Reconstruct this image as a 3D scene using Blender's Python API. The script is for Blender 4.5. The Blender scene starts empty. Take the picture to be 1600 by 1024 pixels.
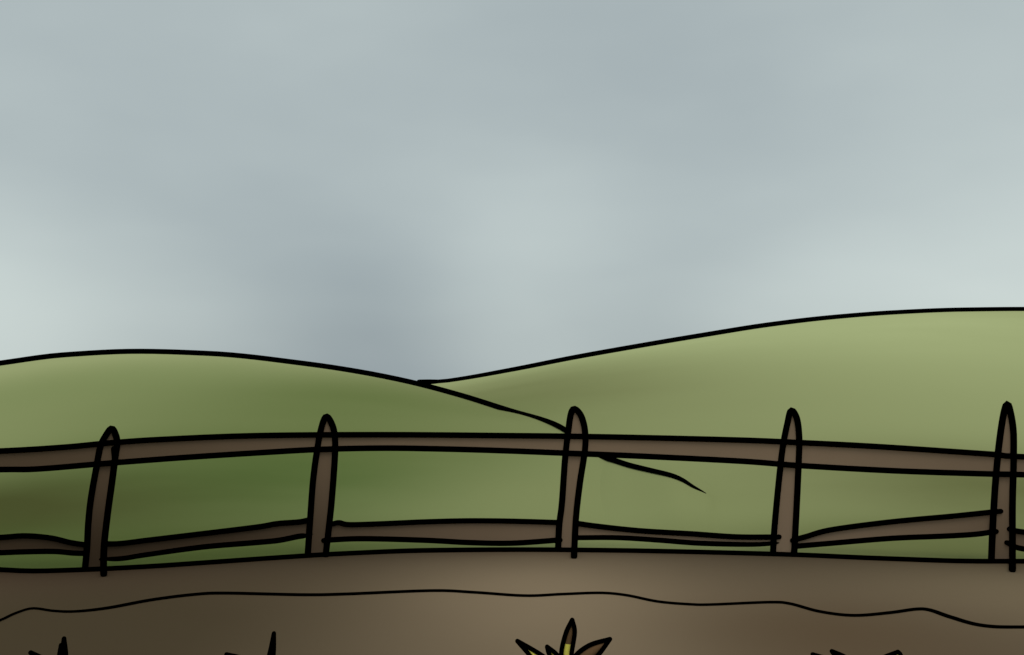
import bpy, bmesh, math, random
from mathutils import Vector
R = math.radians
S = bpy.context.scene
COL = S.collection

# ------------------------------------------------------------------ camera
EYE, F, PX0, HZ = 1.5, 1555.0, 800.0, 600.0      # eye height, focal length / centre / horizon of the 1600 px picture
cam_d = bpy.data.cameras.new("camera")
cam = bpy.data.objects.new("camera", cam_d); COL.objects.link(cam)
cam.location = (0, 0, EYE); cam.rotation_euler = (R(90), 0, 0)
cam_d.sensor_width = 36.0; cam_d.lens = F / 1600 * 36
cam_d.shift_y = (HZ - 512) / 1600
cam_d.clip_start = 0.05; cam_d.clip_end = 5000
S.camera = cam

# ------------------------------------------------------------------ light
SUN_EL, SUN_ROT = 66, 200                          # high, behind the camera's right shoulder, veiled by cloud
sd = bpy.data.lights.new("sun", 'SUN'); sd.energy = 1.3; sd.angle = R(28); sd.color = (1.0, 0.96, 0.9)
sun = bpy.data.objects.new("sun", sd); COL.objects.link(sun)
dv = Vector((math.sin(R(SUN_ROT - 180)) * math.cos(R(SUN_EL)) * 1, -math.cos(R(SUN_ROT - 180)) * math.cos(R(SUN_EL)), math.sin(R(SUN_EL))))
sun.rotation_euler = dv.to_track_quat('Z', 'Y').to_euler()
sun.location = (8, -10, 40)

w = bpy.data.worlds.new("World"); S.world = w; w.use_nodes = True
nt = w.node_tree; nt.nodes.clear()
def N(tree, kind, **kw):
    n = tree.nodes.new(kind)
    for k, v in kw.items(): setattr(n, k, v)
    return n
def math_node(tree, op, a, b=None, clamp=False):
    n = N(tree, 'ShaderNodeMath', operation=op, use_clamp=clamp)
    for i, v in enumerate((a, b)):
        if v is None: continue
        if isinstance(v, (int, float)): n.inputs[i].default_value = v
        else: tree.links.new(v, n.inputs[i])
    return n.outputs[0]
def mixc(tree, fac, a, b, blend='MIX'):
    n = N(tree, 'ShaderNodeMix', data_type='RGBA', blend_type=blend)
    for i, v in ((0, fac), (6, a), (7, b)):
        if isinstance(v, (int, float)): n.inputs[i].default_value = v
        elif isinstance(v, tuple): n.inputs[i].default_value = (*v, 1)
        else: tree.links.new(v, n.inputs[i])
    return n.outputs[2]
def lin(r, g, b):
    f = lambda c: (c / 255 / 12.92) if c <= 10 else ((c / 255 + 0.055) / 1.055) ** 2.4
    return (f(r), f(g), f(b))

out = N(nt, 'ShaderNodeOutputWorld'); bg = N(nt, 'ShaderNodeBackground')
sky = N(nt, 'ShaderNodeTexSky', sky_type='NISHITA'); sky.sun_disc = False
sky.sun_elevation = R(SUN_EL); sky.sun_rotation = R(SUN_ROT); sky.dust_density = 3
tc = N(nt, 'ShaderNodeTexCoord'); DIR = tc.outputs['Generated']
def lobe(px, py, sharp):                            # a thin or thick place in the cloud deck, by compass direction
    d = Vector(((px - PX0) / F, 1, (HZ - py) / F)).normalized()
    n = N(nt, 'ShaderNodeVectorMath', operation='DOT_PRODUCT'); nt.links.new(DIR, n.inputs[0]); n.inputs[1].default_value = d
    return math_node(nt, 'EXPONENT', math_node(nt, 'MULTIPLY', math_node(nt, 'SUBTRACT', n.outputs['Value'], 1.0), sharp))
mp = N(nt, 'ShaderNodeMapping'); mp.inputs['Scale'].default_value = (1, 1, 2.6); nt.links.new(DIR, mp.inputs[0])
n1 = N(nt, 'ShaderNodeTexNoise'); n1.inputs['Scale'].default_value = 3.0; n1.inputs['Detail'].default_value = 3; n1.inputs['Roughness'].default_value = 0.45
nt.links.new(mp.outputs[0], n1.inputs['Vector'])
v = math_node(nt, 'MULTIPLY', math_node(nt, 'SUBTRACT', n1.outputs[0], 0.5), 0.55)
v = math_node(nt, 'ADD', v, 0.40)
for px, py, sharp, amp in ((-40, 500, 150, 0.44), (585, 585, 90, -0.36), (790, 450, 170, 0.34), (1000, 520, 220, -0.08),
                           (1240, 475, 220, 0.22), (1640, 460, 60, 0.5)):
    v = math_node(nt, 'ADD', v, math_node(nt, 'MULTIPLY', lobe(px, py, sharp), amp))
v = math_node(nt, 'ADD', v, 0.0, clamp=True)
cloud = mixc(nt, v, lin(150, 162, 167), lin(208, 219, 216))
clear = mixc(nt, 1.0, sky.outputs[0], (0.1, 0.1, 0.1), 'MULTIPLY')
final = mixc(nt, 0.93, clear, cloud)                # deck of thin overcast over the clear sky
nt.links.new(final, bg.inputs[0]); bg.inputs[1].default_value = 1.0
nt.links.new(bg.outputs[0], out.inputs[0])

S.view_settings.view_transform = 'Standard'; S.view_settings.look = 'None'
S.view_settings.exposure = 0; S.view_settings.gamma = 1

# ------------------------------------------------------------------ helpers
def pt(px, py, Y): return Vector(((px - PX0) / F * Y, Y, EYE - (py - HZ) / F * Y))
def curve(pts, n):
    """Catmull-Rom through picture points, n samples evenly along its length; extra columns (widths) go along."""
    P = [tuple(p) for p in pts]; k = len(P[0])
    A = [tuple(2 * P[0][i] - P[1][i] for i in range(k))] + P + [tuple(2 * P[-1][i] - P[-2][i] for i in range(k))]
    D = []
    for s in range(len(P) - 1):
        a, b, c, d = A[s:s + 4]
        for j in range(24):
            t = j / 24
            D.append(tuple(0.5 * (2 * b[i] + (c[i] - a[i]) * t + (2 * a[i] - 5 * b[i] + 4 * c[i] - d[i]) * t * t
                                  + (3 * b[i] - a[i] - 3 * c[i] + d[i]) * t ** 3) for i in range(k)))
    D.append(P[-1])
    L = [0]
    for a, b in zip(D, D[1:]): L.append(L[-1] + math.dist(a[:2], b[:2]))
    res, j = [], 0
    for i in range(n):
        s = L[-1] * i / (n - 1)
        while j < len(L) - 2 and L[j + 1] < s: j += 1
        t = 0 if L[j + 1] == L[j] else (s - L[j]) / (L[j + 1] - L[j])
        res.append(tuple(D[j][q] + (D[j + 1][q] - D[j][q]) * min(1, max(0, t)) for q in range(k)))
    return res
def interp(pts, x):
    """Monotone-ish smooth function value through points sorted in x."""
    if x <= pts[0][0]: return pts[0][1]
    if x >= pts[-1][0]: return pts[-1][1]
    for i in range(len(pts) - 1):
        if pts[i][0] <= x <= pts[i + 1][0]: break
    x0, y0 = pts[i]; x1, y1 = pts[i + 1]
    def slope(j):
        if j <= 0: return (pts[1][1] - pts[0][1]) / (pts[1][0] - pts[0][0])
        if j >= len(pts) - 1: return (pts[-1][1] - pts[-2][1]) / (pts[-1][0] - pts[-2][0])
        a = (pts[j][1] - pts[j - 1][1]) / (pts[j][0] - pts[j - 1][0]); b = (pts[j + 1][1] - pts[j][1]) / (pts[j + 1][0] - pts[j][0])
        return 0 if a * b <= 0 else 2 * a * b / (a + b)
    h = x1 - x0; t = (x - x0) / h; m0, m1 = slope(i) * h, slope(i + 1) * h
    return (2 * t**3 - 3 * t**2 + 1) * y0 + (t**3 - 2 * t**2 + t) * m0 + (-2 * t**3 + 3 * t**2) * y1 + (t**3 - t**2) * m1
def tube(bm, P, rad, mat=1, n=10):
    """A round drawn line: a tube along P with rounded ends."""
    P = [Vector(p) for p in P]
    if not isinstance(rad, (list, tuple)): rad = [rad] * len(P)
    t0 = (P[0] - P[1]).normalized(); t1 = (P[-1] - P[-2]).normalized()
    Q, r = [], []
    for a in (0.97, 0.75, 0.4): Q.append(P[0] + t0 * rad[0] * a); r.append(rad[0] * math.sqrt(1 - a * a))
    Q += P; r += list(rad)
    for a in (0.4, 0.75, 0.97): Q.append(P[-1] + t1 * rad[-1] * a); r.append(rad[-1] * math.sqrt(1 - a * a))
    rings, up = [], None
    for i, p in enumerate(Q):
        t = (Q[min(i + 1, len(Q) - 1)] - Q[max(i - 1, 0)]).normalized()
        if up is None: up = Vector((0, 1, 0)) if abs(t.y) < 0.8 else Vector((0, 0, 1))
        s = t.cross(up).normalized(); up = s.cross(t).normalized()
        rings.append([bm.verts.new(p + (s * math.cos(q) + up * math.sin(q)) * r[i]) for q in [2 * math.pi * k / n for k in range(n)]])
    for a, b in zip(rings, rings[1:]):
        for k in range(n):
            f = bm.faces.new((a[k], a[(k + 1) % n], b[(k + 1) % n], b[k])); f.material_index = mat; f.smooth = True
    for ring, rev in ((rings[0], True), (rings[-1], False)):
        f = bm.faces.new(ring[::-1] if rev else ring); f.material_index = mat
def loft(bm, rings, closed=True, caps=True, mat=0, smooth=False):
    V = [[bm.verts.new(p) for p in r] for r in rings]
    n = len(V[0])
    for a, b in zip(V, V[1:]):
        for k in range(n if closed else n - 1):
            f = bm.faces.new((a[k], a[(k + 1) % n], b[(k + 1) % n], b[k])); f.material_index = mat; f.smooth = smooth
    if caps and closed:
        bm.faces.new(V[0][::-1]).material_index = mat; bm.faces.new(V[-1]).material_index = mat
def obj(name, bm, mats, parent=None, origin=None):
    if origin is not None:
        for v_ in bm.verts: v_.co -= origin
    bmesh.ops.recalc_face_normals(bm, faces=bm.faces[:])
    me = bpy.data.meshes.new(name); bm.to_mesh(me); bm.free()
    for m in mats: me.materials.append(m)
    o = bpy.data.objects.new(name, me); COL.objects.link(o)
    if origin is not None: o.location = origin
    if parent: o.parent = parent; o.location = (origin or Vector()) - parent.location
    return o
def tag(o, label, cat=None, group=None, kind=None):
    o["label"] = label
    if cat: o["category"] = cat
    if group: o["group"] = group
    if kind: o["kind"] = kind
    return o
def empty(name, loc):
    o = bpy.data.objects.new(name, None); COL.objects.link(o); o.location = loc; o.empty_display_size = 0.2
    return o

# ------------------------------------------------------------------ materials
def mat_base(name, rough=0.95):
    m = bpy.data.materials.new(name); m.use_nodes = True
    b = m.node_tree.nodes['Principled BSDF']; b.inputs['Roughness'].default_value = rough
    b.inputs['Specular IOR Level'].default_value = 0.0
    return m, m.node_tree, b
def noise(tree, vec, scale, detail=3, rough=0.5, stretch=None):
    if stretch:
        k = N(tree, 'ShaderNodeMapping'); k.inputs['Scale'].default_value = stretch; tree.links.new(vec, k.inputs[0]); vec = k.outputs[0]
    n = N(tree, 'ShaderNodeTexNoise'); n.inputs['Scale'].default_value = scale; n.inputs['Detail'].default_value = detail
    n.inputs['Roughness'].default_value = rough; tree.links.new(vec, n.inputs['Vector'])
    return n.outputs[0]
def patch(tree, pos, c, r, up=False):
    """A soft-edged mask for light or shade painted into a base colour: 1 at centre c, 0 past radii r (metres)."""
    a = N(tree, 'ShaderNodeVectorMath', operation='SUBTRACT'); tree.links.new(pos, a.inputs[0]); a.inputs[1].default_value = (c[0], 0, c[1]) if up else (*c, 0)
    b = N(tree, 'ShaderNodeVectorMath', operation='MULTIPLY'); tree.links.new(a.outputs[0], b.inputs[0]); b.inputs[1].default_value = (1 / r[0], 0, 1 / r[1]) if up else (1 / r[0], 1 / r[1], 0)
    d = N(tree, 'ShaderNodeVectorMath', operation='DOT_PRODUCT'); tree.links.new(b.outputs[0], d.inputs[0]); tree.links.new(b.outputs[0], d.inputs[1])
    return math_node(tree, 'EXPONENT', math_node(tree, 'MULTIPLY', d.outputs['Value'], -1.0))

INK, t_, b_ = mat_base("black_ink_line"); b_.inputs['Base Color'].default_value = (0, 0, 0, 1)

def alb(r, g, b, k=1.0):                            # reflectance that reads as this picture colour under this sky
    E = 0.83
    return tuple(c / E * k for c in lin(r, g, b))
def turf(r, g, b): return alb(r + 1, g - 3, b - 1)      # olive side of green

GRASS, t_, b_ = mat_base("hill_grass")
pos = N(t_, 'ShaderNodeNewGeometry').outputs['Position']
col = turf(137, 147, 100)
for c, rad, colr, amt in (  # the hills' soft light and shade, painted as paler and darker greens
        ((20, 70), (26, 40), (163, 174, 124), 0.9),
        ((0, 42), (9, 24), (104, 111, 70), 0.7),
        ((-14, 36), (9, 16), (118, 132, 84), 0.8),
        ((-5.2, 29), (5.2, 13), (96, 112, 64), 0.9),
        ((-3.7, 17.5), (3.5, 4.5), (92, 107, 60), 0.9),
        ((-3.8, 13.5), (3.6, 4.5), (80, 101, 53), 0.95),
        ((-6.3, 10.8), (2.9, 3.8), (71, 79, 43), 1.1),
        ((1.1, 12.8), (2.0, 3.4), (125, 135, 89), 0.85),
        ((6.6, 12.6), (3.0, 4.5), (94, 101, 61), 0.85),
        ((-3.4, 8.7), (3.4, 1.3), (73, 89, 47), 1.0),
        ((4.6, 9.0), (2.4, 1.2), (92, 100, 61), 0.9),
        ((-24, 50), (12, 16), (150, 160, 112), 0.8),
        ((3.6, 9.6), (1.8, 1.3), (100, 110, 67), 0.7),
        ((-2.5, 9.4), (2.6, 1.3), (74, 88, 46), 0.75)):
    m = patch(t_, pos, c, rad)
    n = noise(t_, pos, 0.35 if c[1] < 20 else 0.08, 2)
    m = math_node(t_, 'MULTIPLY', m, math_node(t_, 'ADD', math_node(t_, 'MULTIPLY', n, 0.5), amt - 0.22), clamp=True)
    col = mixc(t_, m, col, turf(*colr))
t_.links.new(col, b_.inputs['Base Color'])

SOIL, t_, b_ = mat_base("field_soil")
pos = N(t_, 'ShaderNodeNewGeometry').outputs['Position']
col = alb(90, 77, 61)
for c, rad, colr, amt in (  # soft light and shade across the field, put into the soil colour
        ((-2.6, 6.0), (2.2, 2.3), (69, 59, 44), 1.1),       # painted shade
        ((-5.0, 7.9), (2.4, 0.8), (82, 66, 52), 0.95),
        ((0.3, 7.2), (1.15, 3.0), (123, 107, 86), 0.98),      # painted pool of light
        ((4.2, 7.4), (1.6, 1.6), (113, 99, 78), 0.95),
        ((1.9, 5.9), (0.9, 1.0), (86, 71, 54), 0.9)):
    m = patch(t_, pos, c, rad)
    n = noise(t_, pos, 0.5, 2)
    m = math_node(t_, 'MULTIPLY', m, math_node(t_, 'ADD', math_node(t_, 'MULTIPLY', n, 0.4), amt - 0.18), clamp=True)
    col = mixc(t_, m, col, alb(*colr))
t_.links.new(col, b_.inputs['Base Color'])

WOOD, t_, b_ = mat_base("weathered_wood")
pos = N(t_, 'ShaderNodeNewGeometry').outputs['Position']
col = alb(104, 88, 72, 1.9)
for c, rad, colr, amt in (                               # shade painted into the wood colour: left side, lower left bays, low at right
        ((-4.6, 0.8), (3.6, 3.0), (70, 57, 44), 0.95),
        ((-3.2, 0.05), (2.6, 0.62), (40, 31, 22), 0.95),
        ((4.4, 0.0), (0.8, 0.75), (74, 61, 48), 0.9)):
    m = patch(t_, pos, c, rad, True)
    col = mixc(t_, math_node(t_, 'MULTIPLY', m, amt, clamp=True), col, alb(*colr, 1.75))
g = noise(t_, pos, 1.2, 3, 0.5)
col = mixc(t_, math_node(t_, 'MULTIPLY', g, 0.25), col, alb(66, 54, 42, 1.75))
t_.links.new(col, b_.inputs['Base Color'])

YLEAF, t_, b_ = mat_base("yellowed_leaf"); b_.inputs['Base Color'].default_value = (*alb(206, 196, 88, 1.1), 1)
BLEAF, t_, b_ = mat_base("dead_brown_leaf"); b_.inputs['Base Color'].default_value = (*alb(92, 70, 48, 1.1), 1)

# ------------------------------------------------------------------ land
bm = bmesh.new()
def grid(bm, xs, ys, z, mat=0):
    V = [[bm.verts.new((x, y, z)) for x in xs] for y in ys]
    for a, b in zip(V, V[1:]):
        for k in range(len(xs) - 1):
            f = bm.faces.new((a[k], a[k + 1], b[k + 1], b[k])); f.material_index = mat
grid(bm, [-2000, -200, -50, 0, 50, 200, 2000], [-300, -20, 0, 50, 200, 3000], -0.06)
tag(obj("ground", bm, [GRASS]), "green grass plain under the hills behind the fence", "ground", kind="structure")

EDGE = [(-900, 872), (-500, 880), (-200, 886), (0, 890.6), (57, 893), (135, 891), (236, 886), (354, 878), (472, 870), (540, 866), (675, 861), (810, 860),
        (945, 861), (1080, 863.5), (1242, 868), (1372, 873.5), (1535, 878), (1600, 878), (1800, 880), (2100, 876), (2500, 872)]
def edgeY(px): return EYE * F / (interp(EDGE, px) - HZ)
bm = bmesh.new()
cols = list(range(-900, 2501, 20))
far = [Vector(((p - PX0) / F * edgeY(p), edgeY(p), 0)) for p in cols]
rows = []
for t in [0, .1, .2, .35, .5, .7, .85, 1]:
    rows.append([Vector((q.x, -3 + (q.y + 3) * t, 0)) for q in far])
rows.append([q + Vector((0, 0.02, -0.09)) for q in far])     # the bank dips behind its crest
loft(bm, rows, closed=False, smooth=True)
tube(bm, [q + Vector((0, -0.07, 0.012)) for q in far], [4.7 / F * q.y for q in far])
FUR = [(-300, 975), (-120, 968), (-40, 985), (0, 971), (24, 960), (51, 952.4), (84, 956.4), (118, 957.4), (169, 952), (236, 939.6), (304, 931), (354, 929), (472, 931.5),
       (540, 930.4), (675, 925), (742, 927.7), (820, 932.8), (878, 930.4), (938, 928.4), (979, 932), (1029, 942), (1080, 946.3), (1112, 946.6),
       (1203, 943), (1236, 945.6), (1281, 957.6), (1333, 963.8), (1389, 959.6), (1431, 954), (1454, 955.7), (1486, 966.7), (1535, 979.7), (1600, 982), (1750, 978), (1950, 990)]
P = []
W = [(-300, 3.6), (60, 3.4), (200, 5), (540, 5), (700, 4.6), (1080, 4.0), (1300, 4.6), (1430, 5), (1480, 6), (1600, 5), (1950, 4)]
rad = []
for px, py in curve(FUR, 320):
    Y = EYE * F / (py - HZ); P.append(Vector(((px - PX0) / F * Y, Y, 0.007))); rad.append(1.18 * interp(W, px) / 2 / F * Y)
tube(bm, P, rad)
tag(obj("field", bm, [SOIL, INK]), "bare brown dirt field with a wavy black furrow line in front of the fence", "field", kind="structure")

RIDGE_L = [(-900, 690), (-500, 640), (-250, 604), (-100, 582), (0, 568), (100, 555), (215, 549.5), (330, 553), (480, 569), (560, 581), (640, 597), (720, 618), (800, 643), (858, 660), (884, 673),
           (914, 709.5), (934, 713.5), (951, 717), (983, 727), (1016, 735), (1049, 743), (1066, 750), (1082, 760), (1103, 771), (1125, 786), (1160, 800), (1220, 815)]
DIST_L = [(-900, 22), (-500, 40), (-100, 56), (300, 58), (640, 46), (800, 32), (884, 23), (922, 18.6), (990, 15.2), (1060, 13.1), (1103, 12.4), (1220, 11.8)]
RIDGE_R = [(-900, 560), (0, 600), (500, 604), (655, 598), (692, 596), (715, 593), (800, 578), (900, 558.5), (1000, 541), (1100, 524.5), (1200, 509), (1300, 497.5),
           (1400, 490), (1500, 486), (1600, 485), (1800, 490), (2100, 512), (2600, 560)]
DIST_R = [(-900, 120), (655, 84), (1600, 95), (2600, 120)]
def ease(t): return t * t * (3 - 2 * t)
def hill(name, label, ridge, dist, cols, lw, l0, l1, back):
    bm = bmesh.new(); T = 40
    rings, crest = [], []
    for px in cols:
        D = interp(dist, px); py = interp(ridge, px); Y0 = max(edgeY(px) - 0.15, 7.6)
        Zr = EYE - (py - HZ) / F * D; rl = interp(lw, px) / 2 / F * D * (1 if l0 <= px <= l1 else 0); Zr -= 0.85 * rl
        ring = []
        for i in range(T + 1):
            t = i / T; Y = Y0 + (D - Y0) * t ** 1.5; s = (Y - Y0) / (D - Y0)
            ring.append(Vector(((px - PX0) / F * Y, Y, -0.045 + (Zr + 0.045) * (0.35 * s + 0.65 * ease(s)))))
        q = ring[-1]; h = max(Zr + 0.3, 0.3)
        for i in range(1, 9):
            t = i / 8; ring.append(Vector(((px - PX0) / F * (D + back * t), D + back * t, Zr - h * ease(t))))
        rings.append(ring); crest.append((px, q + Vector((0, 0, 0.85 * rl)), D))
    loft(bm, rings, closed=False, smooth=True)
    C = [c for c in crest if l0 <= c[0] <= l1]
    tube(bm, [c[1] for c in C], [interp(lw, c[0]) / 2 / F * c[2] for c in C])
    return tag(obj(name, bm, [GRASS, INK]), label, "hill", kind="structure"), crest
cl = list(range(-900, 640, 20)) + list(range(640, 1100, 6)) + [1103] + list(range(1108, 1221, 8))
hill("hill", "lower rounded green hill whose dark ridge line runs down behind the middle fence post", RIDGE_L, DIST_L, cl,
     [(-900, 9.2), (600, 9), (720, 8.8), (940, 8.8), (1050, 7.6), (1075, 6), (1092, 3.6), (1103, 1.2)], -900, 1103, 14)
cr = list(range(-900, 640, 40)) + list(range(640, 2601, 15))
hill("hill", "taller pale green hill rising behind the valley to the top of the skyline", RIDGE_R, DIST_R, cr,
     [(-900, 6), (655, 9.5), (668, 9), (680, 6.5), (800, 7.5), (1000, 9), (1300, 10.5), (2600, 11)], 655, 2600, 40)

# ------------------------------------------------------------------ fence
FY = [(-560, 7.7), (-190, 7.9), (148, 8.02), (495, 8.66), (885, 8.90), (1226, 8.78), (1565, 8.34), (1930, 8.05), (2300, 7.9)]
def fenceY(px): return interp(FY, px)
fence = tag(empty("wooden_fence", (0.3, 8.9, 0)), "weathered brown two-rail wooden fence with pointed posts along the field edge", "fence")
LW = 10
POSTS = [
 ([(133,887),(136,856),(138,818),(142,780),(150,734),(157,698),(165,681)], (174.5,669.5), [(181.5,682),(183,696),(180,716),(175,754),(168,805),(162.5,856),(162,897)]),
 ([(481,864),(485,806),(489,752.5),(494.6,709),(501,673)], (509.5,651), [(519.5,665),(523.5,686),(523,719),(518,786),(513,832),(509,867)]),
 ([(872,857),(874,819),(878,786),(883,716),(888,673),(892,647)], (897.5,639), [(908,650),(914,673),(914,703),(906,756),(900,809),(897,869)]),
 ([(1208,861),(1210,826),(1216.5,756),(1223,699.5),(1230,663)], (1236,641.5), [(1245,654),(1248.7,683),(1248,719),(1245,786),(1241,863)]),
 ([(1549,874),(1551,826),(1555,759),(1560,703),(1567,653)], (1573.5,631), [(1579,645),(1583.5,676),(1583.5,726),(1582,792),(1582,890)]),
]
def shift(p, dx, dy): return ([(x+dx, y+dy) for x, y in p[0]], (p[1][0]+dx, p[1][1]+dy), [(x+dx, y+dy) for x, y in p[2]])
POSTS += [shift(POSTS[1], -690, 20), shift(POSTS[3], 690, 22)]
for left, tip, right in POSTS:
    base_px = (left[0][0] + right[-1][0]) / 2; Y = fenceY(base_px)
    line = curve(left + [tip] + right, 160)
    k = min(range(160), key=lambda i: line[i][1])
    la = line[:k + 1]; ra = line[k:][::-1]
    bm = bmesh.new(); M = 44; rings = []
    ql = curve(la, M); qr = curve(ra, M)
    for i in range(M):
        a, b = pt(*ql[i], fenceY(ql[i][0])), pt(*qr[i], fenceY(qr[i][0]))
        if i == M - 1: b = a + Vector((0.004, 0, 0))
        if i == 0: a.z = b.z = -0.12
        c = (a + b) / 2; h = (b - a) / 2; dep = min(0.15, 0.3 * h.length + 0.10 * min(1, h.length / 0.03))
        ring = [a, c, b]
        for q in (25, 60, 90, 120, 155):
            ring.append(c + h * math.cos(R(q)) + Vector((0, dep * math.sin(R(q)), 0)))
        rings.append(ring)
    loft(bm, rings)
    wd = LW / 2 / F * Y
    tube(bm, [pt(*p, min(fenceY(p[0]), (EYE - 0.02) * F / (p[1] - HZ))) for p in line], wd)
    if left[0][0] == 133:                              # the second stroke on the leftmost post's edge
        tube(bm, [pt(*p, fenceY(p[0]) - 0.004) for p in curve([(178.5, 702), (179.5, 712), (180, 718)], 8)], wd)
    obj("post", bm, [WOOD, INK], fence, Vector(((base_px - PX0) / F * Y, Y + 0.05, 0)))

def rail(name, up, lo, front, depth, w_up=None, w_lo=None, n=60):
    """A rail between two picture curves lying on the fence line; front < 0 stands proud of the posts."""
    bm = bmesh.new(); rings = []
    a0, a1 = max(up[0][0], lo[0][0]), min(up[-1][0], lo[-1][0])
    U, L = curve(up, n * 3), curve(lo, n * 3)
    for i in range(n):
        px = a0 + (a1 - a0) * i / (n - 1); Y = fenceY(px) + front
        u, l = pt(px, interp(U, px), Y), pt(px, interp(L, px), Y)
        d = Vector((0, depth, 0)); e = (u - l) * 0.12
        rings.append([l, u, u + d * 0.8, u + d - e, l + d + e, l + d * 0.8])
    loft(bm, rings)
    for C, wl in ((U, w_up), (L, w_lo)):
        tube(bm, [pt(p[0], p[1], fenceY(p[0]) + front) for p in C], [(interp(wl, p[0]) if wl else LW) / 2 / F * fenceY(p[0]) for p in C])
    return bm
bm = rail("rail", [(-560,716),(-190,712),(0,705),(100,699),(170,692.5),(250,687),(400,681),(600,679.5),(800,681),(890,682),(1000,684),(1160,688),(1253,692),(1370,698),(1550,710),(1600,714),(1930,726),(2300,738)],
          [(-560,740),(-190,737),(0,734),(60,733),(170,724),(290,715),(400,708),(500,702.5),(600,700.5),(700,702),(800,705),(900,709),(1000,713),(1160,721),(1253,728),(1400,736),(1550,741),(1600,742),(1930,752),(2300,762)],
          -0.003, 0.06, [(-560,9.2),(1000,9),(2300,9)], [(-560,9.2),(1000,9.2),(2300,9.2)], 160)
tag(obj("rail", bm, [WOOD, INK], fence, Vector((0, 8.9, 0))), "long unbroken upper rail of the fence")
LOW = [
 ([(-200,838),(-100,846),(0,840),(40,837.5),(80,841),(110,848),(136,852)], [(-200,866),(-100,868),(0,864),(40,862.5),(85,862),(115,864.5),(136,865)], None, None),
 ([(164,850),(188,849.5),(229,844.5),(305,835.5),(400,824),(433,818.5),(466,816),(482,813)], [(157,874),(190,873),(229,867),(317,855),(400,848),(436,844.5),(466,838.5),(480,837),(494,833.5)],
   [(164,8.5),(482,9)], [(157,4.5),(185,8),(470,9),(482,5),(494,1)]),
 ([(513,821),(529,817),(546,820),(599,818.5),(665,815.6),(732,814),(800,814.6),(875,816.8)], [(506,844.5),(566,842),(665,844.5),(732,848),(800,849),(875,844)], [(513,7),(529,8.5),(560,8.4),(875,8.4)], None),
 ([(901,818),(933,822.5),(999,829.5),(1082,834.5),(1148,839),(1200,839.5),(1217,839)], [(899,840.5),(966,840.5),(1032,844.5),(1092,849),(1165,851),(1200,850),(1219,848)], None, [(899,8),(1092,8.4),(1205,7),(1219,2)]),
 ([(1238,844.6),(1260,838.5),(1299,828),(1392,815.7),(1492,806.4),(1563,799)], [(1241,854),(1293,849.6),(1392,841.5),(1475,838),(1525,835),(1556,830.5)], None, None),
 ([(1577,826.7),(1600,831.7),(1700,842),(1800,838),(1900,835)], [(1573,848),(1600,858),(1700,868),(1800,866),(1900,863)], None, None),
]
for up, lo, wu, wl in LOW:
    bm = rail("rail", up, lo, 0.006, 0.05, wu or [(up[0][0], 8.7), (up[-1][0], 8.7)], wl or [(lo[0][0], 8.7), (lo[-1][0], 8.7)])
    mx = (up[0][0] + up[-1][0]) / 2; Y = fenceY(mx)
    obj("rail", bm, [WOOD, INK], fence, pt(mx, up[len(up) // 2][1], Y))

# ------------------------------------------------------------------ crop plants
def leaf(parent, base, edge_a, tip, edge_b, Y, bend, mats_split=None, lw=7.5, wide=0.03):
    """One withered blade: its two edges in picture points from the base to the tip, leaning bend metres in depth."""
    bm = bmesh.new(); n = 22
    ea = curve([base] + edge_a + [tip], n); eb = curve([base] + edge_b + [tip], n)
    top = tip[1]; low = base[1]
    def dep(py): s = max(0, (low - py) / max(1, low - top)); return Y + bend * s * s
    rings = []
    for i in range(n):
        a, b = pt(*ea[i], dep(ea[i][1])), pt(*eb[i], dep(eb[i][1]))
        if i in (0, n - 1): b = a + Vector((0.003, 0, 0))
        c = (a + b) / 2; th = 0.2 * (b - a).length
        rings.append([a, c + Vector((0, -0.06 * (b - a).length, 0)), b, c + Vector((0, th, 0))])
    V = [[bm.verts.new(p) for p in r] for r in rings]
    for i, (p, q) in enumerate(zip(V, V[1:])):
        yy = (ea[i][1] + eb[i][1]) / 2
        for k in range(4):
            f = bm.faces.new((p[k], p[(k + 1) % 4], q[(k + 1) % 4], q[k])); f.smooth = True
            f.material_index = 0 if (mats_split is not None and yy < mats_split) else 2
    bm.faces.new(V[0][::-1]); bm.faces.new(V[-1])
    rr = lw / 2 / F * Y
    for e in (ea, eb): tube(bm, [pt(*p, dep(p[1])) for p in e], rr)
    return obj("leaf", bm, [BLEAF, INK, YLEAF], parent, Vector(parent.location))
def plant(px, Y, label, leaves):
    r = empty("withered_plant", ((px - PX0) / F * Y, Y, 0))
    tag(r, label, "plant", "withered crop plants in the field")
    by = HZ + EYE / Y * F
    for L in leaves:
        leaf(r, (px + L.get('dx', 0), by + 3), L['a'], L['tip'], L['b'], Y, L.get('bend', 0.0), L.get('split'), L.get('lw', 7.5))
    return r
Yp = 5.0; B = HZ + EYE / Yp * F
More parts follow.
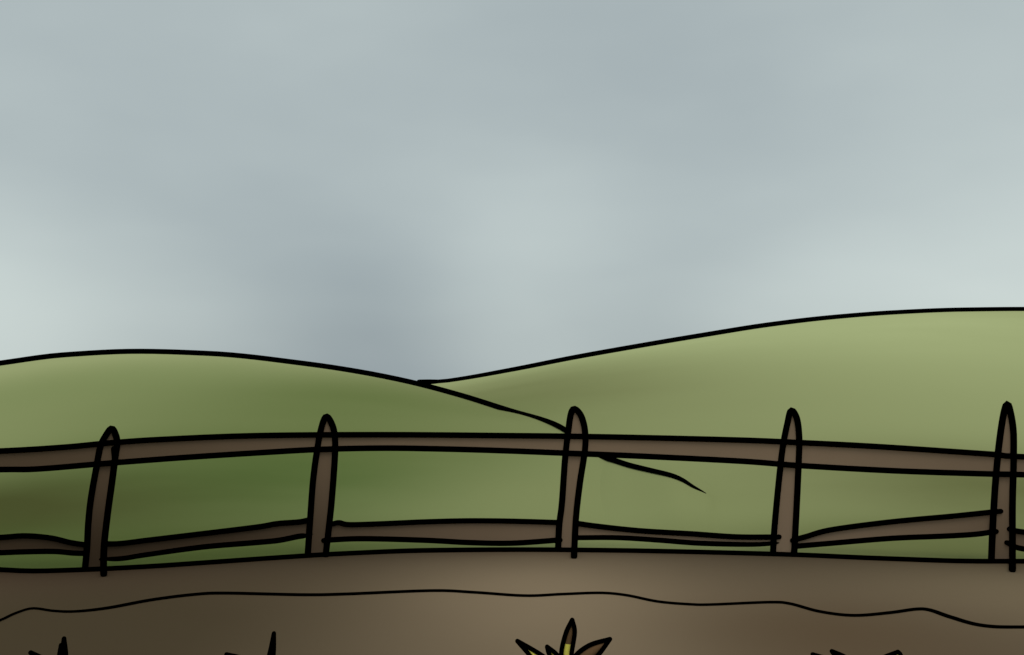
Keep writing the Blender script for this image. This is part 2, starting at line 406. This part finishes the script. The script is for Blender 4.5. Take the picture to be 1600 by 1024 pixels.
plant(884, Yp, "withered plant with a yellow brown-tipped tall leaf and a broad brown leaf", [
    dict(tip=(894, 969), a=[(882, 1045), (877, 1022), (884, 990)], b=[(893, 1045), (893, 1022), (898, 988)], split=1009),
    dict(tip=(808.5, 1002), a=[(862, 1056), (840, 1038), (826, 1022)], b=[(872, 1050), (858, 1033), (840, 1020)], bend=0.04, dx=-3),
    dict(tip=(855, 1011), a=[(874, 1050), (866, 1036), (858, 1022)], b=[(880, 1045), (876, 1032), (868, 1021)], bend=-0.03, dx=-1),
    dict(tip=(953, 999), a=[(890, 1044), (900, 1024), (922, 1008)], b=[(902, 1052), (922, 1038), (938, 1020)], bend=0.05, dx=2, split=2000),
    dict(tip=(962, 1056), a=[(905, 1042), (935, 1040)], b=[(905, 1056), (935, 1054)], bend=-0.12, dx=3, split=2000),
    dict(tip=(812, 1060), a=[(862, 1058), (838, 1056)], b=[(862, 1046), (836, 1044)], bend=-0.12, dx=-3)])
plant(96, Yp, "leftmost withered plant, two thin black upright leaf tips close together", [
    dict(tip=(100, 998), a=[(92, 1050), (96, 1024)], b=[(101, 1050), (103, 1024)], split=2000, lw=7),
    dict(tip=(95, 1008), a=[(88, 1050), (91, 1030)], b=[(95, 1050), (96, 1030)], split=2000, lw=6, bend=0.03),
    dict(tip=(48, 1020), a=[(80, 1056), (64, 1038)], b=[(86, 1048), (72, 1032)], split=2000, bend=0.04),
    dict(tip=(148, 1038), a=[(108, 1044), (126, 1034)], b=[(110, 1056), (132, 1046)], bend=-0.05)])
plant(414, Yp, "withered plant with one single black spike of a leaf standing above the rest", [
    dict(tip=(428, 990), a=[(412, 1050), (421, 1022)], b=[(422, 1050), (427.5, 1022)], split=2000, lw=7),
    dict(tip=(354, 1023), a=[(396, 1056), (374, 1038)], b=[(402, 1048), (380, 1030)], bend=0.04),
    dict(tip=(466, 1040), a=[(426, 1046), (446, 1036)], b=[(428, 1056), (450, 1048)], split=2000, bend=-0.05)])
plant(1342, Yp, "low withered plant in front of the two right posts, one leaf bent over", [
    dict(tip=(1270, 1023), a=[(1318, 1058), (1292, 1042)], b=[(1324, 1048), (1298, 1032)], split=2000, bend=0.05),
    dict(tip=(1300, 1018), a=[(1330, 1052), (1314, 1036)], b=[(1336, 1044), (1322, 1028)], bend=0.0),
    dict(tip=(1403, 1019), a=[(1352, 1048), (1376, 1030)], b=[(1364, 1054), (1398, 1038), (1408, 1026)], bend=0.03),
    dict(tip=(1346, 1030), a=[(1338, 1050)], b=[(1346, 1050)], split=2000, bend=-0.04)])
